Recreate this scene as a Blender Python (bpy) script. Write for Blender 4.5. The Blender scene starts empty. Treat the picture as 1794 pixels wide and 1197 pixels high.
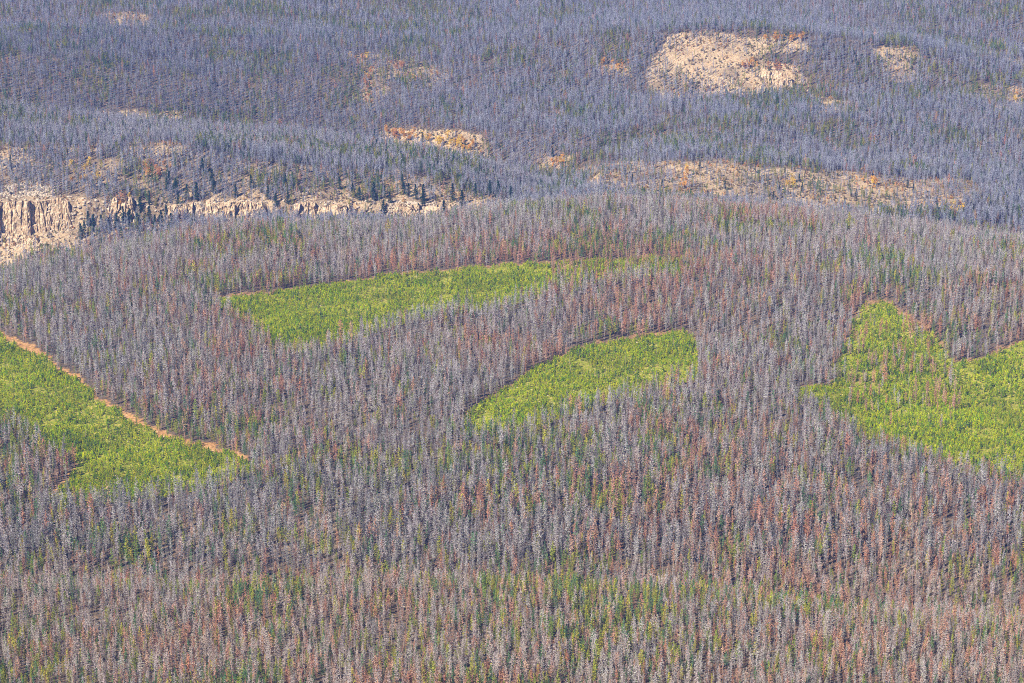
import bpy, math, random
import numpy as np
from mathutils import Vector, Matrix

R = math.radians
rng = np.random.default_rng(7)
random.seed(7)
sc = bpy.context.scene
C = sc.collection

# ------------------------------------------------------------------ camera, sky, sun, exposure
PITCH = R(15.3); HCAM = 650.0; FPX = 4220.0          # photo pixels (1794 x 1197)
CP, SP = math.cos(PITCH), math.sin(PITCH)
cd = bpy.data.cameras.new('camera'); cam = bpy.data.objects.new('camera', cd); C.objects.link(cam)
cam.location = (0, 0, HCAM); cam.rotation_euler = (R(90) - PITCH, 0, 0)
cd.sensor_width = 36.0; cd.lens = FPX / 1794 * 36.0
cd.clip_start = 5.0; cd.clip_end = 30000.0
sc.camera = cam

SUN_EL = R(40); SHADOW_AZ = R(46)                     # shadows run away from the camera and to the right
sdir = Vector((math.sin(SHADOW_AZ) * math.cos(SUN_EL), math.cos(SHADOW_AZ) * math.cos(SUN_EL), -math.sin(SUN_EL)))
sl = bpy.data.lights.new('sun', 'SUN'); sun = bpy.data.objects.new('sun', sl); C.objects.link(sun)
sl.energy = 5.0; sl.angle = R(0.5); sl.color = (1.0, 0.91, 0.78)
sun.rotation_euler = sdir.to_track_quat('-Z', 'Y').to_euler()
w = bpy.data.worlds.new('World'); sc.world = w; w.use_nodes = True
wn = w.node_tree; sky = wn.nodes.new('ShaderNodeTexSky'); sky.sky_type = 'NISHITA'; sky.sun_disc = False
sky.sun_elevation = SUN_EL; sky.sun_rotation = math.atan2(-sdir.x, -sdir.y)
sky.altitude = 2800
bg = wn.nodes['Background']; wn.links.new(sky.outputs[0], bg.inputs[0]); bg.inputs[1].default_value = 0.05
sc.view_settings.view_transform = 'Standard'; sc.view_settings.look = 'None'
sc.view_settings.exposure = 1.12; sc.view_settings.gamma = 1.0
try: sc.view_settings.use_curve_mapping = False
except Exception: pass
cy = sc.cycles
cy.max_bounces = 3; cy.diffuse_bounces = 1; cy.glossy_bounces = 1; cy.transmission_bounces = 1; cy.volume_bounces = 0; cy.transparent_max_bounces = 4
cy.use_denoising = False
cy.filter_width = 1.0 if hasattr(cy, 'filter_width') else 1.5
sc.render.filter_size = 0.85

# ------------------------------------------------------------------ small tools
def hash2(ix, iy, s):
    ix = ix.astype(np.int64); iy = iy.astype(np.int64)
    n = (ix * 374761393 + iy * 668265263 + s * 2147483647 + 1013904223) & 0xffffffff
    n = ((n ^ (n >> 13)) * 1274126177) & 0xffffffff
    n = (n ^ (n >> 16)) & 0xffffff
    return n / float(0xffffff)
def vnoise(x, y, scale, s=0):
    x = np.asarray(x, float) / scale; y = np.asarray(y, float) / scale
    ix = np.floor(x); iy = np.floor(y); fx = x - ix; fy = y - iy
    fx = fx * fx * (3 - 2 * fx); fy = fy * fy * (3 - 2 * fy)
    a = hash2(ix, iy, s); b = hash2(ix + 1, iy, s); c = hash2(ix, iy + 1, s); d = hash2(ix + 1, iy + 1, s)
    return (a * (1 - fx) + b * fx) * (1 - fy) + (c * (1 - fx) + d * fx) * fy
def fbm(x, y, scale, s=0, o=3):
    t = 0; a = 1; n = 0
    for k in range(o):
        t = t + a * vnoise(x, y, scale / 2 ** k, s + 17 * k); n += a; a *= 0.5
    return t / n
def sstep(a, b, x):
    t = np.clip((x - a) / (b - a), 0, 1); return t * t * (3 - 2 * t)
def inpoly(px, py, poly):
    c = np.zeros(px.shape, bool); n = len(poly)
    for i in range(n):
        x1, y1 = poly[i]; x2, y2 = poly[(i + 1) % n]
        if y1 == y2: continue
        k = ((y1 > py) != (y2 > py)) & (px < (x2 - x1) * (py - y1) / (y2 - y1) + x1)
        c ^= k
    return c

# ------------------------------------------------------------------ terrain: a family of profiles, one per bearing
# each knot: where a line of the land (crest, foot of a slope, cliff edge) runs; (bearing px : value)
def P(*a): return np.array(a[0::2], float), np.array(a[1::2], float)
def ip(c, t): return np.interp(c, t[0], t[1])
# kind 'y': height chosen so the ground lies on that sight line ; kind 'z': height given
KN = [
 ('z', P(0, 500),                                P(0, 15)),
 ('y', P(0, 1460),                               P(0, 1215)),
 ('y', P(0, 1700, 1200, 1690, 1794, 1620),       P(0, 1030, 600, 1033, 900, 1030, 1200, 1040, 1500, 1085, 1794, 1110)),
 ('y', P(0, 1790, 1200, 1780, 1794, 1700),       P(0, 1062, 600, 1065, 900, 1062, 1200, 1066, 1500, 1095, 1794, 1118)),
 ('y', P(0, 1840, 1200, 1830, 1794, 1765),       P(0, 1012, 600, 1015, 900, 1012, 1200, 1018, 1500, 1060, 1794, 1080)),
 ('y', P(0, 1950, 600, 1960, 1200, 1990, 1794, 1980), P(0, 905, 600, 900, 1200, 890, 1794, 880)),
 ('y', P(0, 2230, 1794, 2280),                   P(0, 700)),
 ('y', P(0, 2560, 600, 2640, 1794, 2600),        P(0, 540, 400, 505, 1794, 500)),
 ('y', P(0, 2700, 300, 2860, 700, 2930, 1100, 3010, 1500, 2950, 1794, 2860),
       P(-400, 570, 0, 484, 150, 448, 300, 420, 450, 401, 700, 404, 900, 375, 1050, 364, 1200, 369, 1350, 380, 1500, 396, 1600, 410, 1727, 426, 1794, 434, 2200, 480)),
 ('y', P(0, 2830, 300, 2990, 700, 3060, 1100, 3120, 1500, 3070, 1794, 2990),
       P(-400, 640, 0, 540, 150, 500, 300, 465, 450, 440, 700, 425, 900, 385, 1050, 370, 1200, 375, 1350, 392, 1500, 410, 1600, 420, 1727, 440, 1794, 450, 2200, 500)),
 ('y', P(0, 3330, 900, 3380, 1100, 3300, 1794, 3300),
       P(-400, 520, 0, 486, 150, 452, 300, 425, 450, 405, 700, 398, 900, 374, 1050, 364, 1200, 368, 1350, 380, 1500, 396, 1600, 408, 1727, 424, 1794, 430, 2200, 470)),
 ('y', P(0, 3430, 900, 3480, 1100, 3430, 1794, 3450),
       P(-400, 420, 0, 408, 140, 398, 200, 384, 300, 388, 450, 384, 600, 384, 700, 388, 850, 368, 1000, 352, 1200, 356, 1500, 372, 1727, 372, 1794, 380, 2200, 400)),
 ('y', P(0, 3440, 900, 3488, 1100, 3440, 1794, 3462),
       P(-400, 350, 0, 350, 140, 350, 200, 348, 300, 360, 400, 354, 600, 353, 700, 358, 850, 356, 900, 352, 1000, 348, 1200, 350, 1500, 366, 1727, 362, 1794, 375, 2200, 400)),
 ('y', P(0, 3600, 850, 3560, 1100, 3600, 1794, 3640),
       P(-400, 250, 0, 256, 300, 258, 450, 275, 650, 303, 850, 332, 1000, 342, 1050, 300, 1200, 286, 1400, 298, 1720, 322, 1794, 330, 2200, 350)),
 ('y', P(0, 3860, 600, 3800, 850, 3640, 1000, 3600, 1100, 3760, 1794, 3800),
       P(-400, 150, 0, 190, 300, 222, 450, 235, 600, 251, 750, 273, 850, 298, 950, 326, 1000, 336, 1060, 288, 1200, 262, 1794, 296, 2200, 310)),
 ('y', P(0, 3960, 600, 3900, 850, 3740, 1000, 3660, 1100, 3800, 1794, 3850),
       P(-400, 170, 0, 208, 300, 240, 450, 252, 600, 268, 750, 290, 850, 308, 950, 330, 1000, 330, 1060, 280, 1200, 255, 1794, 286, 2200, 300)),
 ('y', P(0, 4050, 600, 4000, 850, 3850, 1000, 3760, 1100, 3880, 1794, 3920),
       P(-400, 150, 0, 185, 300, 216, 450, 230, 600, 246, 750, 270, 850, 285, 950, 305, 1000, 300, 1100, 255, 1300, 240, 1794, 262, 2200, 280)),
 ('y', P(0, 4140, 600, 4090, 850, 3930, 1000, 3900, 1794, 4050),
       P(-400, 110, 0, 138, 300, 170, 600, 205, 850, 232, 1000, 240, 1300, 215, 1794, 230, 2200, 250)),
 ('y', P(0, 4250, 600, 4200, 1000, 4180, 1400, 4230, 1794, 4220),
       P(0, 88, 300, 118, 600, 140, 1000, 165, 1150, 172, 1420, 170, 1600, 170, 1794, 190)),
 ('y', P(0, 4500, 1000, 4420, 1200, 4400, 1400, 4400, 1794, 4480),
       P(0, 45, 600, 66, 1000, 70, 1200, 55, 1400, 62, 1600, 85, 1794, 108)),
 ('y', P(0, 4560, 1000, 4480, 1200, 4480, 1600, 4620, 1794, 4640),
       P(0, 42, 600, 60, 1000, 60, 1200, 48, 1400, 56, 1600, 70, 1794, 98)),
 ('y', P(0, 4800, 1794, 5050),                    P(0, -4, 900, 0, 1500, 2, 1794, 6)),
 ('y', P(0, 5400, 1794, 5700),                    P(0, -60)),
 ('z', P(0, 9000),                                P(0, 700)),
 ('z', P(0, 16000),                               P(0, 900)),
]
NK = len(KN)
def tdep(py):
    return np.tan(PITCH + np.arctan((py - 598.5) / FPX))
def knots(t):
    """for tangents t: arrays (NK, N) of distance and height"""
    Y = []; Z = []
    for kind, ty, tv in KN:
        c0 = 897 + FPX * t * CP
        if kind == 'z':
            Y.append(ip(c0, ty)); Z.append(ip(c0, tv))
        else:
            for _ in range(2):
                v = (ip(c0, tv) - 598.5) / FPX
                c0 = 897 + FPX * t * (CP - v * SP)
            y = ip(c0, ty); Y.append(y); Z.append(HCAM - y * tdep(ip(c0, tv)))
    return np.array(Y), np.array(Z)
def bumps(x, y):
    return 12.0 * (1 - .8 * np.exp(-((y - 3000) / 260) ** 2) - .7 * np.exp(-((y - 1720) / 90) ** 2)) * (fbm(x, y, 240, 3) - .5) + 3.0 * (fbm(x, y, 60, 5) - .5)
def bumpw(x, y):
    # steeper broken ground across the canyon and on the far mountain
    k = sstep(3420, 3600, y)
    g = fbm(x + 0.3 * y, y * .35, 150, 9)
    return k * 30.0 * (fbm(x + .5 * y, y * .5, 270, 19, 2) - .5) * sstep(3700, 4000, y) + k * 14.0 * (g - .5) * (1 - .6 * sstep(4500, 5000, y))
def ground(x, y):
    x = np.atleast_1d(np.asarray(x, float)); y = np.atleast_1d(np.asarray(y, float))
    Yk, Zk = knots(x / y)
    z = np.full(x.shape, Zk[0][0] if NK else 0.0)
    z = Zk[0].copy()
    for k in range(NK - 1):
        a = np.clip((y - Yk[k]) / np.maximum(Yk[k + 1] - Yk[k], 1e-3), 0, 1)
        m = y >= Yk[k]
        z = np.where(m, Zk[k] + (Zk[k + 1] - Zk[k]) * a, z)
    return z + bumps(x, y) + bumpw(x, y)
def project(x, y, z):
    """world -> photo pixel"""
    dz = z - HCAM
    f = y * CP - dz * SP; u = x; v = -(y * SP + dz * CP)
    return 897 + FPX * u / f, 598.5 + FPX * v / f
def at(px, py, lo=1200., hi=6500., n=1400):
    """first ground point met by the sight line through that photo pixel"""
    u = (px - 897) / FPX; v = (py - 598.5) / FPX
    d = np.array([u, CP - v * SP, -SP - v * CP]); d = d / d[1]
    Y = np.linspace(lo, hi, n); g = ground(d[0] * Y, Y); h = HCAM + d[2] * Y - g
    k = np.argmax(h < 0)
    if k == 0: return np.array([d[0] * hi, hi, g[-1]])
    a = h[k - 1] / (h[k - 1] - h[k]); y = Y[k - 1] + a * (Y[k] - Y[k - 1])
    return np.array([d[0] * y, y, float(ground(d[0] * y, y)[0])])

# ------------------------------------------------------------------ land cover outlines (photo pixels on the ground they fall on)
CLEAR = {
 'A': (2300, 2950, [(372, 524), (480, 512), (640, 488), (700, 482), (820, 470), (900, 464), (960, 460), (1100, 453), (1200, 449), (1215, 462), (1190, 482),
       (1100, 490), (960, 508), (950, 522), (860, 545), (730, 560), (650, 586), (570, 614), (490, 622), (440, 580)]),
 'B': (2050, 2600, [(805, 735), (868, 690), (930, 652), (1000, 614), (1060, 600), (1120, 590), (1190, 582), (1222, 596), (1225, 662), (1130, 695), (1050, 710),
       (1000, 730), (940, 752), (880, 760), (815, 765)]),
 'C': (1850, 2500, [(-60, 560), (0, 584), (60, 612), (130, 655), (180, 700), (250, 740), (330, 772), (440, 806), (445, 832), (330, 862), (230, 882), (110, 888), (84, 868),
       (130, 812), (100, 798), (50, 765), (0, 738), (-60, 720)]),
 'D': (1950, 2650, [(1398, 679), (1440, 680), (1470, 662), (1483, 610), (1488, 562), (1510, 538), (1545, 528), (1575, 543), (1640, 580), (1660, 604), (1668, 634), (1720, 630),
       (1760, 610), (1800, 596), (1900, 570), (1900, 860), (1794, 842), (1660, 822), (1590, 792), (1520, 767), (1460, 732), (1405, 702)]),
}
# name: (Ymin, Ymax, polygon, share of trees kept, paleness of the ground 0 litter .. 1 pale rock, orange bushes)
BARE = [
 (3300, 3470, [(-80, 350), (0, 348), (80, 340), (140, 345), (150, 432), (60, 445), (0, 470), (-80, 490)], .10, 1.0),
 (3400, 3500, [(140, 345), (300, 352), (640, 350), (900, 352), (860, 395), (300, 400), (145, 425)], .62, .9),
 (3430, 3700, [(-80, 250), (300, 250), (450, 285), (640, 300), (880, 330), (880, 352), (640, 352), (300, 352), (140, 348), (0, 350), (-80, 352)], .98, .45),
 (3430, 3700, [(-50, 258), (50, 262), (62, 290), (0, 296), (-50, 300)], .45, .8),
 (3430, 3700, [(215, 248), (300, 252), (310, 268), (240, 276)], .45, .8),
 (3430, 3700, [(10, 326), (60, 318), (100, 330), (90, 345), (0, 345)], .5, .9),
 (3430, 3700, [(300, 335), (640, 335), (640, 352), (300, 352)], .6, .8),
 (3400, 3660, [(665, 300), (700, 295), (760, 330), (860, 345), (850, 382), (760, 388), (680, 388), (690, 350)], .36, .9),
 (3400, 3500, [(676, 350), (760, 356), (770, 388), (680, 388)], .16, 1.0),
 (3800, 4250, [(665, 226), (745, 226), (800, 232), (850, 246), (856, 278), (760, 268), (665, 248)], .26, .95),
 (3400, 3780, [(1015, 300), (1060, 285), (1250, 278), (1420, 296), (1560, 306), (1700, 320), (1735, 345), (1660, 362), (1520, 376), (1400, 368), (1300, 360), (1150, 350), (1020, 330)], .25, 1.0),
 (3400, 3780, [(1150, 286), (1330, 290), (1380, 330), (1310, 358), (1180, 345), (1140, 315)], .7, 1.0),
 (4050, 4600, [(1140, 100), (1160, 70), (1200, 54), (1260, 56), (1330, 66), (1412, 70), (1418, 88), (1360, 92), (1330, 100), (1405, 118), (1418, 158), (1340, 168), (1250, 162), (1190, 176), (1142, 168)], .62, .95),
 (4050, 4600, [(1160, 88), (1200, 74), (1290, 78), (1330, 100), (1350, 120), (1280, 128), (1180, 122), (1150, 108)], .26, 1.0),
 (4050, 4700, [(1525, 80), (1600, 80), (1608, 135), (1565, 145)], .6, 1.0),
 (4000, 4600, [(1425, 168), (1492, 176), (1484, 198), (1430, 198)], .6, .9),
 (4000, 4700, [(1690, 150), (1800, 150), (1800, 198), (1735, 192)], .75, .7),
 (4200, 5200, [(1672, 80), (1722, 86), (1800, 108), (1800, 116), (1722, 98)], .5, 1.0),
 (4000, 4700, [(605, 98), (672, 92), (790, 118), (785, 152), (690, 135), (655, 198), (635, 175), (642, 125)], .8, .6),
 (4000, 4700, [(1040, 112), (1110, 112), (1105, 134), (1050, 128)], .75, .6),
 (4200, 4900, [(178, 24), (262, 24), (262, 46), (190, 42)], .75, .8),
 (3700, 4200, [(150, 192), (312, 196), (312, 210), (200, 208)], .7, .9),
 (3500, 4100, [(945, 276), (1000, 276), (1000, 298), (950, 300)], .45, .6),
 (1800, 2000, [(190, 915), (330, 890), (560, 885), (700, 930), (560, 975), (200, 970)], .92, .30),
 (1800, 2100, [(1570, 915), (1600, 915), (1600, 1005), (1580, 1010)], .55, .5),
 (1800, 2200, [(1380, 850), (1440, 845), (1450, 890), (1395, 900)], .85, .3),
 (2500, 2900, [(1525, 430), (1580, 425), (1590, 462), (1530, 460)], .75, .4),
]
def cover(x, y, px, py, jx_=0., jy_=0.):
    """share of trees kept, clearing mask, paleness"""
    wx = px + jx_ + 14 * (vnoise(x, y, 9, 31) - .5) + 16 * (vnoise(x, y, 45, 33) - .5)
    wy = py + jy_ + 7 * (vnoise(x, y, 9, 32) - .5) + 5 * (vnoise(x, y, 30, 34) - .5)
    clear = np.zeros(x.shape); keep = np.ones(x.shape); pale = np.zeros(x.shape)
    for a, b, poly in CLEAR.values():
        m = (y > a) & (y < b) & inpoly(wx, wy, poly); clear[m] = 1
    wx = px + 30 * (fbm(x, y, 36, 41) - .5) + 10 * (vnoise(x, y, 9, 43) - .5)
    wy = py + 16 * (fbm(x, y, 34, 42, 4) - .5)
    for a, b, poly, kp, pl in BARE:
        m = (y > a) & (y < b) & inpoly(wx, wy, poly)
        keep[m] *= kp; pale[m] = np.maximum(pale[m], pl)
    # patchy within the bare slopes
    n = .55 * fbm(x, y * .7, 26, 44) + .45 * fbm(x, y * .6, 9, 48, 2)
    far = (y > 3300)
    pale = pale * np.clip(.72 + 3.0 * (fbm(x, y * .8, 30, 46) - .44), .45, 1.1) * (.8 + .4 * vnoise(x, y, 7, 47))
    keep = np.where((pale > 0) & far, np.minimum(1, keep * np.clip(0.5 + 6.5 * (n - .40), .15, 2.6)), keep)
    return keep, clear, pale

ASP = [([(668, 232), (700, 232), (740, 248), (700, 250)], 26, 1), ([(740, 245), (800, 245), (815, 262), (770, 268)], 22, 0), ([(800, 250), (845, 255), (850, 272), (810, 268)], 10, 1),
       ([(610, 98), (655, 98), (655, 110), (615, 112)], 16, 0), ([(632, 125), (655, 125), (650, 190), (638, 185)], 26, 2), ([(680, 112), (700, 112), (745, 150), (722, 150)], 20, 2),
       ([(965, 280), (990, 280), (990, 296), (965, 296)], 14, 1), ([(1055, 112), (1102, 112), (1100, 130), (1060, 128)], 16, 1), ([(1300, 112), (1330, 110), (1330, 124), (1300, 124)], 16, 1),
       ([(1335, 66), (1412, 68), (1412, 76), (1335, 76)], 22, 1), ([(1340, 116), (1375, 112), (1380, 130), (1340, 128)], 14, 2), ([(250, 290), (300, 290), (300, 312), (250, 312)], 24, 2),
       ([(1500, 318), (1540, 318), (1540, 335), (1500, 335)], 14, 1), ([(1194, 300), (1210, 300), (1210, 330), (1180, 330)], 14, 1), ([(1655, 360), (1690, 360), (1690, 376), (1655, 374)], 12, 0),
       ([(118, 290), (180, 290), (180, 330), (118, 330)], 12, 0), ([(200, 345), (240, 345), (240, 395), (200, 395)], 10, 2), ([(1375, 318), (1395, 316), (1395, 330), (1378, 330)], 8, 0),
       ([(1770, 170), (1794, 170), (1794, 190), (1770, 190)], 8, 0), ([(730, 300), (780, 325), (770, 340), (725, 315)], 10, 1), ([(1590, 84), (1605, 84), (1605, 92), (1590, 92)], 4, 2)]
for _p, _n, _c in ASP:
    BARE.append((3400, 4700, _p, .35, .5))
def edge_w(x, y, px):
    # width of the open strip under the forest edge: broad in the outer clearings, a thread in the inner ones
    return np.where((px < 460) & (y < 2520) | (px > 1570) & (px < 1660), 8.5, 1.0) * (.1 + 1.5 * vnoise(x, y, 17, 66))
# ------------------------------------------------------------------ materials
def mat(name):
    m = bpy.data.materials.new(name); m.use_nodes = True; nt = m.node_tree
    b = nt.nodes['Principled BSDF']; b.inputs['Roughness'].default_value = .9
    if 'Specular IOR Level' in b.inputs: b.inputs['Specular IOR Level'].default_value = .15
    return m, nt, b
def tint_mat(name, fac=1.0, mul=(1, 1, 1), translucent=0.0):
    """colour comes from the plant's own 'tint'"""
    m, nt, b = mat(name)
    nt.nodes.remove(b)
    at_ = nt.nodes.new('ShaderNodeAttribute'); at_.attribute_type = 'INSTANCER'; at_.attribute_name = 'tint'
    tc = nt.nodes.new('ShaderNodeTexCoord'); ns = nt.nodes.new('ShaderNodeTexNoise'); ns.inputs['Scale'].default_value = .9; ns.inputs['Detail'].default_value = 2
    nt.links.new(tc.outputs['Object'], ns.inputs['Vector'])
    mr = nt.nodes.new('ShaderNodeMapRange'); mr.inputs['From Min'].default_value = .3; mr.inputs['From Max'].default_value = .7
    mr.inputs['To Min'].default_value = .72; mr.inputs['To Max'].default_value = 1.28; nt.links.new(ns.outputs['Fac'], mr.inputs['Value'])
    vm = nt.nodes.new('ShaderNodeVectorMath'); vm.operation = 'MULTIPLY'; nt.links.new(at_.outputs['Color'], vm.inputs[0]); vm.inputs[1].default_value = mul
    vs = nt.nodes.new('ShaderNodeVectorMath'); vs.operation = 'SCALE'; nt.links.new(vm.outputs[0], vs.inputs[0]); nt.links.new(mr.outputs[0], vs.inputs['Scale'])
    d = nt.nodes.new('ShaderNodeBsdfDiffuse'); nt.links.new(vs.outputs[0], d.inputs['Color'])
    out = nt.nodes['Material Output']
    if translucent > 0:
        t = nt.nodes.new('ShaderNodeBsdfTranslucent'); nt.links.new(vs.outputs[0], t.inputs['Color'])
        mx = nt.nodes.new('ShaderNodeMixShader'); mx.inputs[0].default_value = translucent
        nt.links.new(d.outputs[0], mx.inputs[1]); nt.links.new(t.outputs[0], mx.inputs[2]); nt.links.new(mx.outputs[0], out.inputs[0])
    else: nt.links.new(d.outputs[0], out.inputs[0])
    return m
M_TWIG = tint_mat('dead_twigs')
M_BARK = tint_mat('weathered_bark', mul=(.78, .74, .70))
M_NEEDLE = tint_mat('live_needles', translucent=.12)
M_LEAF = tint_mat('autumn_leaves', translucent=.35)
M_GBARK, _nt, _b = mat('live_bark'); _b.inputs['Base Color'].default_value = (.16, .11, .08, 1)
M_WBARK, _nt, _b = mat('aspen_bark'); _b.inputs['Base Color'].default_value = (.55, .50, .42, 1)

def rock_nodes(m, nt, b, cols, scale, bump=2.0):
    g = nt.nodes.new('ShaderNodeNewGeometry'); ns = nt.nodes.new('ShaderNodeTexNoise'); ns.inputs['Scale'].default_value = scale; ns.inputs['Detail'].default_value = 6; ns.inputs['Roughness'].default_value = .7
    nt.links.new(g.outputs['Position'], ns.inputs['Vector'])
    cr = nt.nodes.new('ShaderNodeValToRGB'); e = cr.color_ramp.elements
    e[0].position = .32; e[0].color = (*cols[0], 1); e[1].position = .68; e[1].color = (*cols[-1], 1)
    for i, c in enumerate(cols[1:-1]):
        k = e.new(.32 + .36 * (i + 1) / (len(cols) - 1)); k.color = (*c, 1)
    nt.links.new(ns.outputs['Fac'], cr.inputs[0]); nt.links.new(cr.outputs[0], b.inputs['Base Color'])
    bp = nt.nodes.new('ShaderNodeBump'); bp.inputs['Strength'].default_value = .8; bp.inputs['Distance'].default_value = bump
    nt.links.new(ns.outputs['Fac'], bp.inputs['Height']); nt.links.new(bp.outputs[0], b.inputs['Normal'])
M_ROCK, _nt, _b = mat('pale_cliff_rock'); rock_nodes(M_ROCK, _nt, _b, [(.24, .14, .08), (.50, .37, .23), (.66, .55, .39)], .22, 2.5)
M_BOULDER, _nt, _b = mat('boulder_rock'); rock_nodes(M_BOULDER, _nt, _b, [(.30, .23, .16), (.55, .47, .36)], .9, .6)

# ------------------------------------------------------------------ the ground sheet
def build_mesh(name, V, F, mats, midx=None, smooth=False):
    me = bpy.data.meshes.new(name)
    V = np.asarray(V, np.float32)
    if isinstance(F, np.ndarray):
        n, k = F.shape
        me.vertices.add(len(V)); me.vertices.foreach_set('co', V.ravel())
        me.loops.add(n * k); me.loops.foreach_set('vertex_index', F.ravel().astype(np.int32))
        me.polygons.add(n); me.polygons.foreach_set('loop_start', np.arange(0, n * k, k, dtype=np.int32))
        try: me.polygons.foreach_set('loop_total', np.full(n, k, np.int32))
        except Exception: pass
        me.update(calc_edges=True)
    else:
        me.from_pydata([tuple(v) for v in V], [], F)
    for m in mats: me.materials.append(m)
    if midx is not None: me.polygons.foreach_set('material_index', np.asarray(midx, np.int32))
    me.polygons.foreach_set('use_smooth', np.full(len(me.polygons), smooth))
    me.update(); return me
NC = 620
tcol = np.linspace(-.31, .31, NC)
Yk, Zk = knots(tcol)
rows = []
steps = [40, 6, 5, 5, 5, 5, 5, 5, 5, 8, 10, 8, 1.2, 5, 6, 6, 6, 6, 5, 4, 5, 6, 20, 120, 700]
for k in range(NK - 1):
    n = max(3, int(np.mean(Yk[k + 1] - Yk[k]) / steps[k]))
    for a in np.arange(n) / n: rows.append(Yk[k] * (1 - a) + Yk[k + 1] * a)
rows.append(Yk[-1])
GY = np.array(rows); GX = GY * tcol[None, :]
GZ = ground(GX.ravel(), GY.ravel()).reshape(GX.shape)
nr = GY.shape[0]
V = np.stack([GX, GY, GZ], -1).reshape(-1, 3)
i, j = np.meshgrid(np.arange(nr - 1), np.arange(NC - 1), indexing='ij')
q = (i * NC + j).ravel()
F = np.stack([q, q + 1, q + NC + 1, q + NC], 1)
M_GROUND, nt, b = mat('forest_ground')
me = build_mesh('terrain', V, F, [M_GROUND], smooth=True)
gpx, gpy = project(V[:, 0], V[:, 1], V[:, 2])
kp, cl, pl = cover(V[:, 0], V[:, 1], gpx, gpy)
_, cl_up, _ = cover(V[:, 0], V[:, 1], gpx, gpy - edge_w(V[:, 0], V[:, 1], gpx))
_, cl_dn, _ = cover(V[:, 0], V[:, 1], gpx, gpy + 6 * vnoise(V[:, 0], V[:, 1], 12, 67))
strip = np.clip(np.maximum(cl * (1 - cl_up), (1 - cl) * cl_dn), 0, 1) * np.where((gpx < 460) & (V[:, 1] < 2520), 1, .55)
for nm, arr in (('clearing', cl * cl_up), ('pale', pl), ('strip', strip)):
    a = me.attributes.new(nm, 'FLOAT', 'POINT'); a.data.foreach_set('value', arr.astype(np.float32))
ter = bpy.data.objects.new('terrain', me); C.objects.link(ter); ter['kind'] = 'structure'
N = nt.nodes; L = nt.links
geo = N.new('ShaderNodeNewGeometry')
def noise(sc_, det=5, ro=.6):
    n = N.new('ShaderNodeTexNoise'); n.inputs['Scale'].default_value = sc_; n.inputs['Detail'].default_value = det; n.inputs['Roughness'].default_value = ro
    L.new(geo.outputs['Position'], n.inputs['Vector']); return n
def ramp(src, stops):
    r = N.new('ShaderNodeValToRGB'); e = r.color_ramp.elements
    e[0].position = stops[0][0]; e[0].color = (*stops[0][1], 1); e[1].position = stops[-1][0]; e[1].color = (*stops[-1][1], 1)
    for p_, c_ in stops[1:-1]: k_ = e.new(p_); k_.color = (*c_, 1)
    L.new(src, r.inputs[0]); return r
def mix(f, a, b_):
    m_ = N.new('ShaderNodeMix'); m_.data_type = 'RGBA'
    L.new(f, m_.inputs['Factor']); L.new(a, m_.inputs['A']); L.new(b_, m_.inputs['B']); return m_.outputs['Result']
n1 = noise(.06); n2 = noise(.35, 4, .7); n3 = noise(.02, 4)
litter = ramp(n2.outputs['Fac'], [(.3, (.05, .04, .03)), (.5, (.11, .085, .06)), (.7, (.28, .18, .10))])
clr = ramp(n2.outputs['Fac'], [(.3, (.08, .14, .004)), (.5, (.22, .24, .015)), (.68, (.50, .36, .13))])
rock1 = ramp(n2.outputs['Fac'], [(.30, (.14, .09, .05)), (.43, (.33, .23, .13)), (.58, (.48, .37, .23)), (.72, (.62, .52, .38))])
rock2 = ramp(n2.outputs['Fac'], [(.30, (.12, .10, .05)), (.5, (.42, .27, .14)), (.70, (.54, .43, .26))])
n4 = noise(.045, 5, .65); nm = N.new('ShaderNodeMapRange'); nm.inputs['From Min'].default_value = .54; nm.inputs['From Max'].default_value = .70; L.new(n4.outputs['Fac'], nm.inputs['Value'])
class _O: pass
rock = _O(); rock.outputs = [mix(nm.outputs[0], rock1.outputs[0], rock2.outputs[0])]
aC = N.new('ShaderNodeAttribute'); aC.attribute_name = 'clearing'; aP = N.new('ShaderNodeAttribute'); aP.attribute_name = 'pale'
aS = N.new('ShaderNodeAttribute'); aS.attribute_name = 'strip'
earth = ramp(n2.outputs['Fac'], [(.3, (.15, .09, .04)), (.5, (.42, .22, .08)), (.7, (.60, .40, .20))])
c0 = mix(aS.outputs['Fac'], litter.outputs[0], earth.outputs[0])
c1 = mix(aC.outputs['Fac'], c0, clr.outputs[0]); c2 = mix(aP.outputs['Fac'], c1, rock.outputs[0])
L.new(c2, b.inputs['Base Color'])
bp = N.new('ShaderNodeBump'); bp.inputs['Strength'].default_value = .7; bp.inputs['Distance'].default_value = 1.5
L.new(n2.outputs['Fac'], bp.inputs['Height']); L.new(bp.outputs[0], b.inputs['Normal'])

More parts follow.
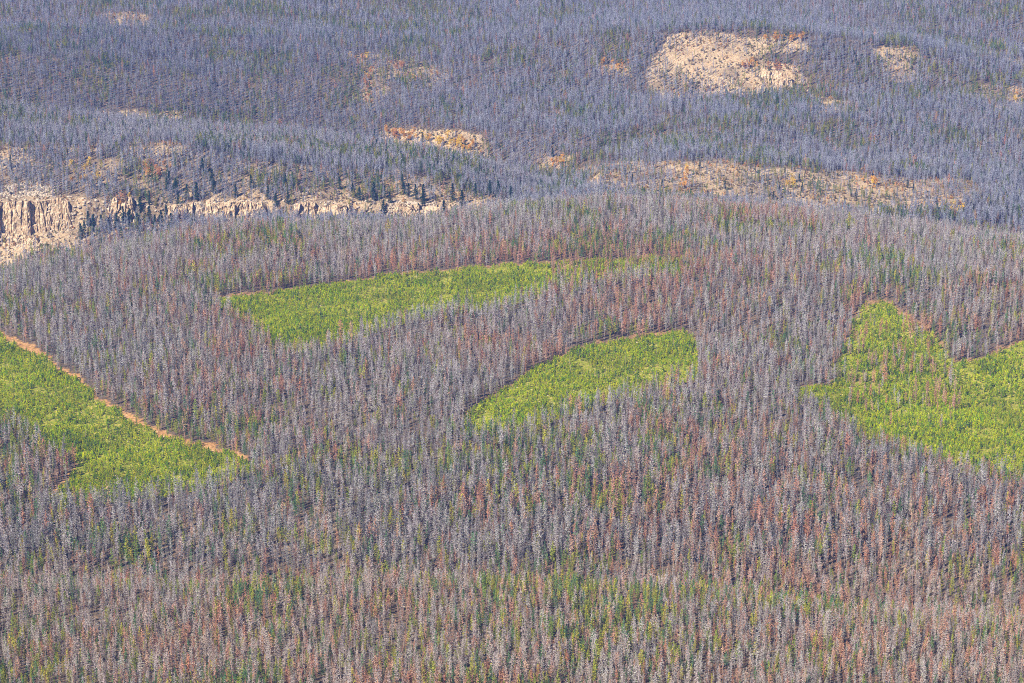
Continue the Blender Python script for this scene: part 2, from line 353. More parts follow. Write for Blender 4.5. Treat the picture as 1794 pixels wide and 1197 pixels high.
# ------------------------------------------------------------------ plant shapes
class MB:
    def __init__(s): s.v = []; s.f = []; s.m = []
    def tri(s, a, b_, c_, m=0):
        k = len(s.v); s.v += [a, b_, c_]; s.f.append((k, k + 1, k + 2)); s.m.append(m)
    def quad(s, a, b_, c_, d_, m=0):
        k = len(s.v); s.v += [a, b_, c_, d_]; s.f.append((k, k + 1, k + 2, k + 3)); s.m.append(m)
    def tube(s, pts, rad, n=5, m=0):
        k0 = len(s.v)
        for p_, r_ in zip(pts, rad):
            for a in range(n):
                s.v.append((p_[0] + r_ * math.cos(2 * math.pi * a / n), p_[1] + r_ * math.sin(2 * math.pi * a / n), p_[2]))
        for a in range(len(pts) - 1):
            for c_ in range(n):
                s.f.append((k0 + a * n + c_, k0 + a * n + (c_ + 1) % n, k0 + (a + 1) * n + (c_ + 1) % n, k0 + (a + 1) * n + c_)); s.m.append(m)
    def mesh(s, name, mats, only=None):
        if only is None: f = s.f; mi = s.m
        else:
            f = [x for x, y in zip(s.f, s.m) if y == only]; mi = [0] * len(f); mats = [mats[only]]
        used = sorted({i_ for x in f for i_ in x}); mp = {o: n_ for n_, o in enumerate(used)}
        me_ = bpy.data.meshes.new(name); me_.from_pydata([s.v[i_] for i_ in used], [], [tuple(mp[i_] for i_ in x) for x in f])
        for m_ in mats: me_.materials.append(m_)
        me_.polygons.foreach_set('material_index', mi); me_.update(); return me_
rr = random.uniform
def trunk(mb, h, r, bend=.25):
    a = rr(0, 6.28); b_ = rr(0, bend)
    f = lambda z: (b_ * math.sin(z / h * 3) * math.cos(a), b_ * math.sin(z / h * 3) * math.sin(a), z)
    mb.tube([f(-1.0), f(0), f(h * .3), f(h * .65), f(h * .99)], [r * 1.25, r * 1.1, r * .85, r * .5, r * .08], 5, 0)
    return f
def twig(mb, p, d, ln, wd):
    """a flat pointed sliver along d"""
    dx, dy, dz = d
    n = math.sqrt(dx * dx + dy * dy + dz * dz) + 1e-6; dx /= n; dy /= n; dz /= n
    ax = (rr(-1, 1), rr(-1, 1), rr(-1, 1))
    sx = dy * ax[2] - dz * ax[1]; sy = dz * ax[0] - dx * ax[2]; sz = dx * ax[1] - dy * ax[0]
    q = math.sqrt(sx * sx + sy * sy + sz * sz) + 1e-6; sx *= wd / q; sy *= wd / q; sz *= wd / q
    mb.tri((p[0] - sx, p[1] - sy, p[2] - sz), (p[0] + sx, p[1] + sy, p[2] + sz), (p[0] + dx * ln, p[1] + dy * ln, p[2] + dz * ln), 1)
def dead_pine(h=16, rad=1.25, nb=95, low=.2, wid=.06, dens=5):
    mb = MB(); f = trunk(mb, h, .17)
    lob = [rr(.7, 1.25) for _ in range(9)]
    for k in range(nb):
        z = low + (1 - low) * (k + rr(0, 1)) / nb
        if rr(0, 1) < .12: continue
        prof = min(1, (1 - z) * 3.0 + .10) * min(1, (z - low) * 5 + .35)
        ln = rad * prof * lob[int(z * 8.99)] * rr(.55, 1.2); ph = rr(0, 6.28); up = rr(-.25, .45)
        p = f(z * h); d = (math.cos(ph), math.sin(ph), up)
        twig(mb, p, d, ln, wid)
        for t in range(dens):
            s = rr(.25, 1.0) * ln; q = (p[0] + d[0] * s, p[1] + d[1] * s, p[2] + d[2] * s)
            e = (d[0] + rr(-1, 1), d[1] + rr(-1, 1), d[2] + rr(-.5, .8))
            twig(mb, q, e, rr(.3, .75) * min(1, .35 + ln * .6), wid * rr(.8, 1.7))
    for t in range(7): twig(mb, f(h * rr(.9, .99)), (rr(-.4, .4), rr(-.4, .4), 1), rr(.5, .9), .05)
    return mb
def live_pine(h=15, rad=1.6, nb=130, low=.18, cone=1.6, clump=.34, dens=5, droop=-.15):
    mb = MB(); f = trunk(mb, h, .18, .15)
    lob = [rr(.75, 1.2) for _ in range(12)]
    for k in range(nb):
        z = low + (1 - low) * (k + rr(0, 1)) / nb
        prof = min(1, ((1 - z) * cone + .06)) * min(1, (z - low) * 6 + .4)
        ln = rad * prof * lob[int(z * 11.99)] * rr(.6, 1.15); ph = rr(0, 6.28); up = rr(droop - .2, droop + .35)
        p = f(z * h); d = (math.cos(ph), math.sin(ph), up)
        for t in range(dens):
            s = (t + rr(.2, 1.1)) / dens * ln; q = (p[0] + d[0] * s, p[1] + d[1] * s, p[2] + d[2] * s)
            e = (d[0] + rr(-.9, .9), d[1] + rr(-.9, .9), d[2] + rr(-.2, .9))
            twig(mb, q, e, clump * rr(1.2, 2.4), clump * rr(.35, .6))
    for t in range(6): twig(mb, f(h * rr(.92, .98)), (rr(-.3, .3), rr(-.3, .3), 1), rr(.5, .9), .1)
    return mb
def snag(h=13):
    mb = MB(); f = trunk(mb, h, .2, .3)
    for k in range(26):
        z = rr(.35, .97); ph = rr(0, 6.28); twig(mb, f(z * h), (math.cos(ph), math.sin(ph), rr(-.3, .4)), rr(.3, 1.1) * (1.1 - z * .6), .05)
    return mb
def aspen(h=6):
    mb = MB(); f = trunk(mb, h * .85, .11, .3)
    cs = []
    for k in range(9):
        a = rr(0, 6.28); z = rr(.35, .95) * h; r_ = rr(.1, 1.1) * (1.15 - z / h * .7); cs.append((r_ * math.cos(a), r_ * math.sin(a), z, rr(.5, 1.0)))
    for c_ in cs:
        for k in range(34):
            d = np.random.default_rng(random.randrange(1 << 30)).normal(size=3); d = d / np.linalg.norm(d) * c_[3] * rr(.5, 1.05)
            twig(mb, (c_[0] + d[0], c_[1] + d[1], c_[2] + d[2] * .9), (rr(-1, 1), rr(-1, 1), rr(-.6, 1)), rr(.25, .45), rr(.1, .18))
    return mb
protos = {
 'dead': ([dead_pine(rr(16, 20.5), rr(1.3, 1.85), random.randint(95, 130), rr(.14, .3), rr(.08, .105), 6) for _ in range(9)] +
          [dead_pine(rr(14, 17), rr(1.1, 1.5), 60, rr(.3, .45), .07, 4) for _ in range(3)], [M_BARK, M_TWIG]),
 'rust': ([dead_pine(rr(14, 17.5), rr(1.2, 1.7), random.randint(100, 125), rr(.18, .3), rr(.10, .12), 6) for _ in range(6)], [M_BARK, M_TWIG]),
 'green': ([live_pine(rr(12, 17), rr(1.3, 1.9), random.randint(95, 125), rr(.15, .3), rr(1.5, 2.6), .32, 4) for _ in range(7)], [M_GBARK, M_NEEDLE]),
 'sapling': ([live_pine(rr(3.0, 4.6), rr(1.0, 1.35), 40, .05, 1.3, .26, 4, .1) for _ in range(7)], [M_GBARK, M_NEEDLE]),
 'fir': ([live_pine(rr(20, 24), rr(3.2, 4.2), 210, .06, 1.15, .55, 6, -.2) for _ in range(4)], [M_GBARK, M_NEEDLE]),
 'snag': ([snag(rr(9, 14)) for _ in range(4)], [M_BARK, M_TWIG]),
 'aspen': ([aspen(rr(5, 7)) for _ in range(5)], [M_WBARK, M_LEAF]),
}
WHOLE = {k: [mb.mesh(k + '_whole', ms) for mb in l] for k, (l, ms) in protos.items()}
PARTS = {k: [(mb.mesh(k + '_trunk', ms, 0), mb.mesh(k + '_crown', ms, 1)) for mb in l] for k, (l, ms) in protos.items()}
HGT = {k: np.array([max(v[2] for v in mb.v) for mb in l]) for k, (l, ms) in protos.items()}

# ------------------------------------------------------------------ stuff: instances on points, with a tint of their own
def gn_group():
    g = bpy.data.node_groups.new('scatter', 'GeometryNodeTree')
    g.interface.new_socket('Geometry', in_out='INPUT', socket_type='NodeSocketGeometry')
    g.interface.new_socket('Collection', in_out='INPUT', socket_type='NodeSocketCollection')
    g.interface.new_socket('Geometry', in_out='OUTPUT', socket_type='NodeSocketGeometry')
    n = g.nodes; l = g.links
    gi = n.new('NodeGroupInput'); go = n.new('NodeGroupOutput')
    ci = n.new('GeometryNodeCollectionInfo'); ci.inputs['Separate Children'].default_value = True; ci.inputs['Reset Children'].default_value = True
    l.new(gi.outputs[1], ci.inputs['Collection'])
    io = n.new('GeometryNodeInstanceOnPoints'); io.inputs['Pick Instance'].default_value = True
    def na(name, ty):
        a = n.new('GeometryNodeInputNamedAttribute'); a.data_type = ty; a.inputs['Name'].default_value = name
        return a.outputs['Attribute']
    l.new(gi.outputs[0], io.inputs['Points']); l.new(ci.outputs[0], io.inputs['Instance'])
    l.new(na('idx', 'INT'), io.inputs['Instance Index'])
    e = n.new('FunctionNodeEulerToRotation'); l.new(na('rot', 'FLOAT_VECTOR'), e.inputs[0]); l.new(e.outputs[0], io.inputs['Rotation'])
    l.new(na('scl', 'FLOAT_VECTOR'), io.inputs['Scale'])
    l.new(io.outputs[0], go.inputs[0]); return g
GN = gn_group()
COLL = {}
def pool(kind):
    if kind not in COLL:
        c = bpy.data.collections.new('pool_' + kind)
        for i_, m_ in enumerate(WHOLE[kind]):
            o = bpy.data.objects.new('%s_%02d' % (kind, i_), m_); c.objects.link(o)
        COLL[kind] = c
    return COLL[kind]
def scatter(name, kind, P_, rot, scl, idx, tint):
    me_ = bpy.data.meshes.new(name); me_.vertices.add(len(P_)); me_.vertices.foreach_set('co', P_.astype(np.float32).ravel())
    for nm, ty, arr, fld in (('rot', 'FLOAT_VECTOR', rot, 'vector'), ('scl', 'FLOAT_VECTOR', scl, 'vector'), ('idx', 'INT', idx, 'value'), ('tint', 'FLOAT_COLOR', tint, 'color')):
        a = me_.attributes.new(nm, ty, 'POINT')
        a.data.foreach_set(fld, (arr.astype(np.int32) if ty == 'INT' else arr.astype(np.float32)).ravel())
    o = bpy.data.objects.new(name, me_); C.objects.link(o); o['kind'] = 'stuff'
    md = o.modifiers.new('scatter', 'NODES'); md.node_group = GN
    key = [s.identifier for s in GN.interface.items_tree if s.name == 'Collection'][0]
    md[key] = pool(kind); return o

# ------------------------------------------------------------------ where the trees stand
def candidates(y0, y1, sp, tmax=.245):
    ys = np.arange(y0, y1, sp); X = []; Y = []
    for y in ys:
        n = int(2 * tmax * y / sp); X.append(np.linspace(-tmax * y, tmax * y, n)); Y.append(np.full(n, y))
    X = np.concatenate(X); Y = np.concatenate(Y)
    X = X + rng.uniform(-.62, .62, X.shape) * sp; Y = Y + rng.uniform(-.62, .62, Y.shape) * sp
    return X, Y
bands = [(1395, 1900, 4.6), (1900, 2400, 4.9), (2400, 3150, 5.4), (3150, 3400, 7.0), (3400, 3700, 4.4), (3700, 4080, 5.9), (4080, 4600, 5.9), (4600, 5300, 7.0)]
XY = [candidates(*b_) for b_ in bands]
X = np.concatenate([a[0] for a in XY]); Y = np.concatenate([a[1] for a in XY])
Z = ground(X, Y); px, py = project(X, Y, Z)
keep, clear, pale = cover(X, Y, px, py, rng.normal(0, 5, X.shape), rng.normal(0, 2.6, X.shape))
dens = keep * (1 - clear)
# closer wood along crests; masks also tint crests as sunlit, back face as shaded
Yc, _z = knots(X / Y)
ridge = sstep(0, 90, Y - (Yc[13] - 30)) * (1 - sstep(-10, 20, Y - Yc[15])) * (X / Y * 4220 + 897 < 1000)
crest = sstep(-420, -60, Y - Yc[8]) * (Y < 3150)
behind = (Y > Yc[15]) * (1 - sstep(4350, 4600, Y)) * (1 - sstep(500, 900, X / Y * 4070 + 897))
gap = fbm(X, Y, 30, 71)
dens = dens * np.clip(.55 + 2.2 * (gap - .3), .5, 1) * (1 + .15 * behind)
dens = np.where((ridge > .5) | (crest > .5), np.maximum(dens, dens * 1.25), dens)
# the right hand clearings keep a thin stand of rust coloured trees
m = (clear > 0) & (((px > 1475) & (px < 1680) & (py < 765 - .0 * px)) | ((px > 965) & (px < 1230) & (py < 500)))
dens = np.where(m, np.where(px > 1400, np.where(py > 725, .05, .22), .5) * np.clip(3.5 * (fbm(X, Y, 35, 73) - .3), .2, 1.6), dens)
special = m
hid = (py > 1330) | (py < -30) & (Y < 4400)
sel = (rng.random(X.shape) < dens) & ~hid
X, Y, Z, px, py, clear, pale, special, ridge, crest, behind = [a[sel] for a in (X, Y, Z, px, py, clear, pale, special, ridge, crest, behind)]
n = len(X); print('trees', n)
# species
patch = fbm(X, Y, 90, 81); patch2 = fbm(X, Y, 140, 83); fine = fbm(X, Y, 26, 85)
pg = .08 + .55 * sstep(.5, .68, .6 * patch + .4 * fine); pr = .06 + .45 * sstep(.47, .72, .6 * patch2 + .4 * fbm(X, Y, 30, 87))
near = sstep(960, 1040, py)
pg = pg + .07 * near + .02; pr = pr + .08 * near
pr = pr + .22 * sstep(1100, 1400, px) * sstep(690, 800, py) * (1 - near * .4)
pr = pr + .22 * sstep(850, 1200, px) * sstep(440, 480, py) * (1 - sstep(540, 620, py)) * (1 - sstep(1250, 1500, px))
pr = pr + .55 * np.exp(-((px - 1510) / 34) ** 2 - ((py - 535) / 26) ** 2) + .35 * np.exp(-((py - (478 - (px - 700) * .07)) / 14) ** 2) * (px > 620) * (px < 1180)
farm = Y > 3350
pg = np.where(farm, .12 + .50 * sstep(.50, .70, patch), pg); pr = np.where(farm, .03, pr)
pg = pg + .42 * np.exp(-((py - (1045 + (px - 1200) * .12)) / 18) ** 2) * (px > 1190) * (px < 1520)
pg = np.where(special, .10, pg); pr = np.where(special, .75, pr)
u = rng.random(n)
# thin trees stand out green along the cliff foot
kind = np.where(u < pg, 2, np.where(u < pg + pr, 1, 0))
ash = (rng.random(n) < .45)
def jit(base, amt, cj=.06, k=None):
    m_ = len(k); v = rng.uniform(1 - amt, 1 + amt, (m_, 1)); c_ = rng.uniform(1 - cj, 1 + cj, (m_, 3))
    return np.asarray(base)[None, :] * v * c_ if np.ndim(base) == 1 else base * v * c_
tint = np.ones((n, 4))
k = np.where(kind == 0)[0]
pink = np.clip(.55 * (patch2[k] - .3) * 2 + .42 * near[k] + .35 * rng.normal(0, .5, len(k)), 0, 1)
pink = np.where(farm[k], pink * .3, pink * (1 - .5 * (sstep(840, 880, py[k]) * (1 - near[k]))))
g0 = np.where(farm[k][:, None], np.array([.335, .355, .435]) * (1 - .5 * ridge[k][:, None]) + .5 * ridge[k][:, None] * np.array([.39, .36, .37]), np.array([.385, .365, .365])); g1 = np.array([.465, .38, .335])  # distance haze painted into far greys as blue; ridge greys lightened as sunlit
relief_shade = 1 + .20 * ridge[k] + .16 * crest[k] - .24 * behind[k] - .20 + .20 * near[k] + .10 * (1 - sstep(700, 850, py[k]))  # relief light painted into tint: crests and nearest rows lighter, back face darker
tint[k, :3] = relief_shade[:, None] * .98 * jit(g0 * (1 - pink[:, None]) + g1 * pink[:, None], .5, .04, k)
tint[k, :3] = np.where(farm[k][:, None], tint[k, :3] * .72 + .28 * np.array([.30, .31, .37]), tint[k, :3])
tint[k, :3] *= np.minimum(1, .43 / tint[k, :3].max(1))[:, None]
k = np.where(kind == 1)[0]
t = rng.random((len(k), 1))
tint[k, :3] = jit(np.array([.41, .20, .12]) * (1 - t) + np.array([.43, .29, .22]) * t, .28, .06, k)
k = np.where(kind == 2)[0]
t = rng.random((len(k), 1)); t2 = (rng.random((len(k), 1)) < .35)
gcol = np.array([.19, .27, .045]) * (1 - t) + np.array([.42, .38, .05]) * t
gcol = np.where(t2, np.array([.11, .21, .09]), gcol)
gcol = np.where(farm[k][:, None], gcol * .8, gcol)
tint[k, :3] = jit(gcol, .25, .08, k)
idx = np.where(kind == 0, rng.integers(0, 12, n), np.where(kind == 1, rng.integers(0, 6, n), rng.integers(0, 7, n)))
rot = np.stack([rng.normal(0, .038, n), rng.normal(0, .038, n), rng.uniform(0, 6.28, n)], 1)
s = np.clip(rng.normal(1, .22, n), .42, 1.5) * (.85 + .3 * fbm(X, Y, 70, 91))
s = s * (1 - .12 * near + .14 * sstep(780, 860, py) * (1 - sstep(985, 1010, py))); s = np.where(kind == 2, s * .96, s); s = np.where(pale > .5, s * .8, s); s = np.where(special, s * 1.0, s)
wide = np.where(farm, 1.2, 1.0); s = np.where(farm, s * .98, s)
scl = np.stack([s * wide * rng.uniform(.85, 1.2, n), s * wide * rng.uniform(.85, 1.2, n), s], 1)
K3 = ['dead', 'rust', 'green']
hgt = np.array([HGT[K3[a]][b_] for a, b_ in zip(kind, idx)]) * s
tpx, tpy = project(X, Y, Z + hgt)

used = set()
def tag(o, label, cat, group=None):
    o['label'] = label; o['category'] = cat
    if group: o['group'] = group
def where(x_, y_):
    return '%s percent from left, %s from bottom' % (('%.1f' % (x_ / 17.94)).rstrip('0').rstrip('.'), ('%.1f' % ((1197 - y_) / 11.97)).rstrip('0').rstrip('.'))
def unique(lead, x_, y_):
    for dx in (0, 1.8, -1.8, 3.6, -3.6):
        l_ = lead + ' ' + where(x_ + dx, y_)
        if l_ not in used: used.add(l_); return l_
    for w_ in ('slightly leaning', 'thin', 'narrow'):
        l_ = w_ + ' ' + l_
        if l_ not in used: used.add(l_); return l_
    return l_
def place_tree(name, kindname, variant, loc, rot_, scl_, tint_, label, cat, group, single=False):
    col_ = [float(v) for v in tint_[:3]]
    if single:
        o = bpy.data.objects.new(name, WHOLE[kindname][variant]); C.objects.link(o); o['tint'] = col_
    else:
        o = bpy.data.objects.new(name, None); C.objects.link(o); o.empty_display_size = .5
        for pn, me_ in zip(('trunk', 'crown'), PARTS[kindname][variant]):
            c_ = bpy.data.objects.new(pn, me_); C.objects.link(c_); c_.parent = o; c_['tint'] = col_
    o.location = [float(v) for v in loc]; o.rotation_euler = [float(v) for v in rot_]; o.scale = [float(v) for v in scl_]
    tag(o, label, cat, group); return o

def size_word(a): return 'tall' if a > 17 else ('short' if a < 12.5 else 'medium')
def shade(kd, c_):
    r_, g_, b_ = c_[:3]
    if kd == 0:
        if r_ > g_ * 1.14: return 'pinkish grey'
        return 'pale ash grey' if r_ > .42 else ('dark grey' if r_ < .33 else 'silvery grey')
    if kd == 1: return 'rust red' if r_ > g_ * 1.85 else 'reddish brown'
    return 'dark green' if r_ < .15 else ('olive green' if r_ < .36 else 'yellowish green')
NAMES = [('dead_pine', 'dead pine', 'dead tree', 'grey dead pines in the front rows of the forest'),
         ('rusty_pine', 'dying pine', 'dying tree', 'red needled pines in the front rows of the forest'),
         ('pine_tree', 'live pine', 'pine tree', 'green pines in the front rows of the forest')]
vis = np.clip(np.minimum(py, 1197) - tpy, 0, None) * ((px > 6) & (px < 1788)) * (tpy > 0)
single = np.zeros(n, bool)
sp_ids = np.where(special & (kind == 1) & (px > 1400) & (px < 1785))[0][:130]
single[sp_ids] = True
for a in sp_ids:
    lead = '%s pine alone in the right clearing' % shade(1, tint[a])
    l_ = unique('lone ' + shade(1, tint[a]) + ' pine in the clearing', (px[a] + tpx[a]) / 2, (py[a] + tpy[a]) / 2)
    place_tree('rusty_pine', 'rust', idx[a], (X[a], Y[a], Z[a]), rot[a], scl[a], tint[a], l_, 'dying tree', 'red pines standing in the sapling clearing')
for kd in range(3):
    ids = np.where((kind == kd) & ~single)[0]
    quota = 300 - (len(sp_ids) if kd == 1 else 0)
    ids = ids[np.argsort(-vis[ids])][:quota]
    single[ids] = True
    for a in ids:
        nm, lab, cat, grp = NAMES[kd]
        l_ = unique('%s %s %s' % (size_word(hgt[a]), shade(kd, tint[a]), lab), (px[a] + tpx[a]) / 2, (min(py[a], 1197) + tpy[a]) / 2)
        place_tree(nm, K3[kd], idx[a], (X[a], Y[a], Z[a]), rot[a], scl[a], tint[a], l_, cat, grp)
P3 = np.stack([X, Y, Z], 1)
for kd, (nm, lb, ct) in enumerate((('dead_pine_forest', 'grey needleless dead pines massed over the hills', 'forest'),
                                   ('rusty_pine_forest', 'red brown dying pines mixed through the grey forest', 'forest'),
                                   ('green_pine_forest', 'green living pines scattered through the dead forest', 'forest'))):
    q = (kind == kd) & ~single
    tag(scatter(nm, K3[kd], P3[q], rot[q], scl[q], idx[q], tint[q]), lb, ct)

# ------------------------------------------------------------------ saplings in the clearings
XS = []; YS = []
for a, b_ in ((1840, 3000),):
    x_, y_ = candidates(a, b_, 2.1, .24); XS.append(x_); YS.append(y_)
x_ = np.concatenate(XS); y_ = np.concatenate(YS); z_ = ground(x_, y_); qx, qy = project(x_, y_, z_)
_, c_, _ = cover(x_, y_, qx, qy, rng.normal(0, 6, x_.shape), rng.normal(0, 3, x_.shape))
# a bare strip of orange ground stays along the upper edges of the clearings
_, c2_, _ = cover(x_, y_, qx + 0, qy - edge_w(x_, y_, qx))
pn = fbm(x_, y_, 15, 61); pn2 = fbm(x_, y_, 50, 62)
pden = np.clip((pn - .24) * 5, .14, 1) * np.clip(.75 + (pn2 - .5) * 1.2, .4, 1)
ok = (c_ > 0) & (c2_ > 0) & (rng.random(x_.shape) < pden)
x_, y_, z_, qx, qy = [a[ok] for a in (x_, y_, z_, qx, qy)]
ns_ = len(x_); print('saplings', ns_)
t = rng.random((ns_, 1)); t2 = fbm(x_, y_, 40, 63)[:, None]
col = np.array([.14, .31, .001]) * (1 - t) + np.array([.56, .58, .001]) * t
col = col * (.65 + .7 * t2)
st = np.ones((ns_, 4)); st[:, :3] = jit(col, .18, .06, col)
si = rng.integers(0, 7, ns_); sr = np.stack([np.zeros(ns_), np.zeros(ns_), rng.uniform(0, 6.28, ns_)], 1)
ss = np.clip(rng.normal(.92, .27, ns_), .32, 1.7); tallp = (rng.random(ns_) < .035) & (fbm(x_, y_, 60, 64) > .45); ss = np.where(tallp, ss * 1.7, ss); sS = np.stack([ss, ss, ss], 1); st[tallp, :3] = np.array([.12, .22, .03])
inf = (qx > 8) & (qx < 1786) & (qy < 1190)
front = np.where(inf, qy, -1e9) + 8 * ss
# only where nothing taller stands before them
lowvis = ((qx < 440) & (qy < 845) & (qx > 100)) | ((qx > 1600) & (qy < 800)) | ((qx > 830) & (qx < 1200) & (qy < 725))
ids = np.where(inf & lowvis)[0]; ids = ids[np.argsort(-(front[ids]))][:300]
sm = np.zeros(ns_, bool); sm[ids] = True
for a in ids:
    l_ = unique('yellow-green pine sapling', qx[a], qy[a] - 4)
    place_tree('pine_sapling', 'sapling', si[a], (x_[a], y_[a], z_[a]), sr[a], sS[a], st[a], l_, 'sapling', 'nearest pine saplings in the clearings', True)
q = ~sm
tag(scatter('sapling_thicket', 'sapling', np.stack([x_, y_, z_], 1)[q], sr[q], sS[q], si[q], st[q]), 'dense young yellow-green pine saplings filling the logged clearings', 'saplings')

# ------------------------------------------------------------------ dark firs along the cliffs and on the bare slopes
FIRS = [(705, 328), (708, 340), (716, 345), (742, 352), (728, 350), (741, 362), (683, 358), (655, 352), (793, 352), (810, 362), (833, 345), (858, 345), (873, 348), (895, 352), (778, 382),
        (733, 378), (672, 378), (630, 352), (618, 345), (595, 332), (355, 305), (372, 325), (413, 345), (292, 335), (297, 330), (308, 340), (375, 340), (345, 352), (312, 362), (328, 352),
        (241, 400), (246, 372), (262, 392), (272, 405), (283, 398), (292, 388), (300, 400), (142, 420), (148, 412), (165, 408), (178, 402), (190, 405), (205, 402), (216, 392), (228, 398),
        (262, 360), (19, 295), (155, 398), (505, 358), (483, 362), (470, 350), (440, 330), (500, 330), (1095, 305), (1108, 320), (870, 330), (1160, 330), (1365, 340), (1355, 350),
        (1405, 338), (1500, 345), (1480, 362), (1590, 330), (1600, 338), (1400, 318), (660, 262), (656, 240), (740, 250), (815, 262), (968, 275), (1226, 295), (1240, 345), (1270, 332)]
for (a, b_) in FIRS:
    p = at(a, b_, 3200.)
    s_ = rr(.85, 1.25) * (.6 if a > 1000 or b_ < 282 else 1.0)
    l_ = unique('dark green fir on the canyon slope', a, b_ - 9)
    v = random.randrange(4); g_ = rr(.8, 1.2)
    place_tree('fir_tree', 'fir', v, p, (0, 0, rr(0, 6)), (s_ * 1.35, s_ * 1.35, s_), (.035 * g_, .075 * g_, .045 * g_), l_, 'fir tree', 'dark firs along the far canyon')

# small dark shrubs dotted over the open slopes
def region_pts(poly, num, lo, hi):
    poly = np.array(poly); out = []
    while len(out) < num:
        a = rng.uniform(poly[:, 0].min(), poly[:, 0].max()); b_ = rng.uniform(poly[:, 1].min(), poly[:, 1].max())
        if inpoly(np.array([a]), np.array([b_]), [tuple(q_) for q_ in poly])[0]: out.append((a, b_))
    return out
hx, hy = candidates(3330, 4700, 5.5); hz = ground(hx, hy); hpx, hpy = project(hx, hy, hz); _, hc, hp = cover(hx, hy, hpx, hpy)
ok = (hp > .35) & (rng.random(hx.shape) < .9 * np.clip(4 * (fbm(hx, hy, 14, 51) - .35), .05, 1)); hx, hy, hz = hx[ok], hy[ok], hz[ok]; m_ = len(hx)
hs = rng.uniform(.35, 1.6, m_) ** 1.2; ht_ = np.ones((m_, 4)); t = rng.random((m_, 1)) ** .7
ht_[:, :3] = jit(np.array([.10, .12, .06]) * (1 - t) + np.array([.34, .25, .12]) * t, .3, .05, hx)
org = (rng.random(m_) < .8 * sstep(.48, .58, fbm(hx, hy, 30, 53)))[:, None]; ht_[:, :3] = np.where(org, jit(np.array([.60, .34, .10]), .3, .1, hx), ht_[:, :3])
tag(scatter('low_shrubs', 'sapling', np.stack([hx, hy, hz], 1), np.stack([hx * 0, hx * 0, rng.uniform(0, 6, m_)], 1), np.stack([hs * 1.5, hs * 1.5, hs * .8], 1), rng.integers(0, 7, m_), ht_), 'low olive, brown and orange shrubs dotting the bare far slopes', 'shrubs')
# orange and yellow aspens
ACOL = [((.80, .54, .06), 'golden yellow'), ((.76, .40, .07), 'orange'), ((.60, .30, .13), 'russet')]
an = 0
for poly, num, ci in ASP:
    for (a, b_) in region_pts(poly, num, 0, 0):
        if an >= 300: break
        p = at(a, b_, 3200.); s_ = rr(1.2, 2.3); (c0, cn) = ACOL[ci if rr(0, 1) < .75 else random.randrange(3)]
        s_ *= 1.25 if 660 < a < 860 and 225 < b_ < 280 else 1; g_ = rr(.8, 1.15); l_ = unique('small %s aspen on slope' % cn, a, b_ - 2)
        place_tree('aspen', 'aspen', random.randrange(5), p, (0, 0, rr(0, 6)), (s_ * 1.3, s_ * 1.3, s_), [c_ * g_ for c_ in c0], l_, 'aspen', 'autumn aspens on the far slopes', True); an += 1
print('aspens', an)
for (a, b_) in [(250, 925), (190, 940), (470, 955), (495, 950), (330, 925), (540, 905), (1180, 945), (1172, 938), (1588, 965), (1585, 935), (1745, 1055), (1410, 860)]:
    p = at(a, b_, 1400.); s_ = rr(.35, .6); l_ = unique('low amber bush between dead pines', a, b_ - 3)
    place_tree('amber_bush', 'aspen', random.randrange(5), p, (0, 0, rr(0, 6)), (s_ * 1.5, s_ * 1.5, s_), (.55, .30, .06), l_, 'bush', 'amber bushes on the near slope', True)

# bare snags left standing in the clearings
for (a, b_) in [(1132, 640), (1042, 660), (998, 640), (978, 638), (1060, 655), (1000, 655), (1018, 668), (925, 668), (965, 630), (1095, 640), (1150, 622), (1557, 590), (1626, 640), (1600, 700), (1640, 690),
                (1520, 640), (1595, 720), (1550, 745), (150, 770), (285, 800), (1045, 700), (1180, 605), (820, 500), (765, 505), (730, 492), (1720, 690)]:
    p = at(a, b_, 1400.); s_ = rr(.75, 1.05); l_ = unique('bare pale trunk left in clearing', a, b_ - 12)
    place_tree('snag', 'snag', random.randrange(4), p, (rr(-.03, .03), rr(-.03, .03), rr(0, 6)), (s_, s_, s_), (.52, .44, .34), l_, 'snag', 'bare trunks standing in the clearings')

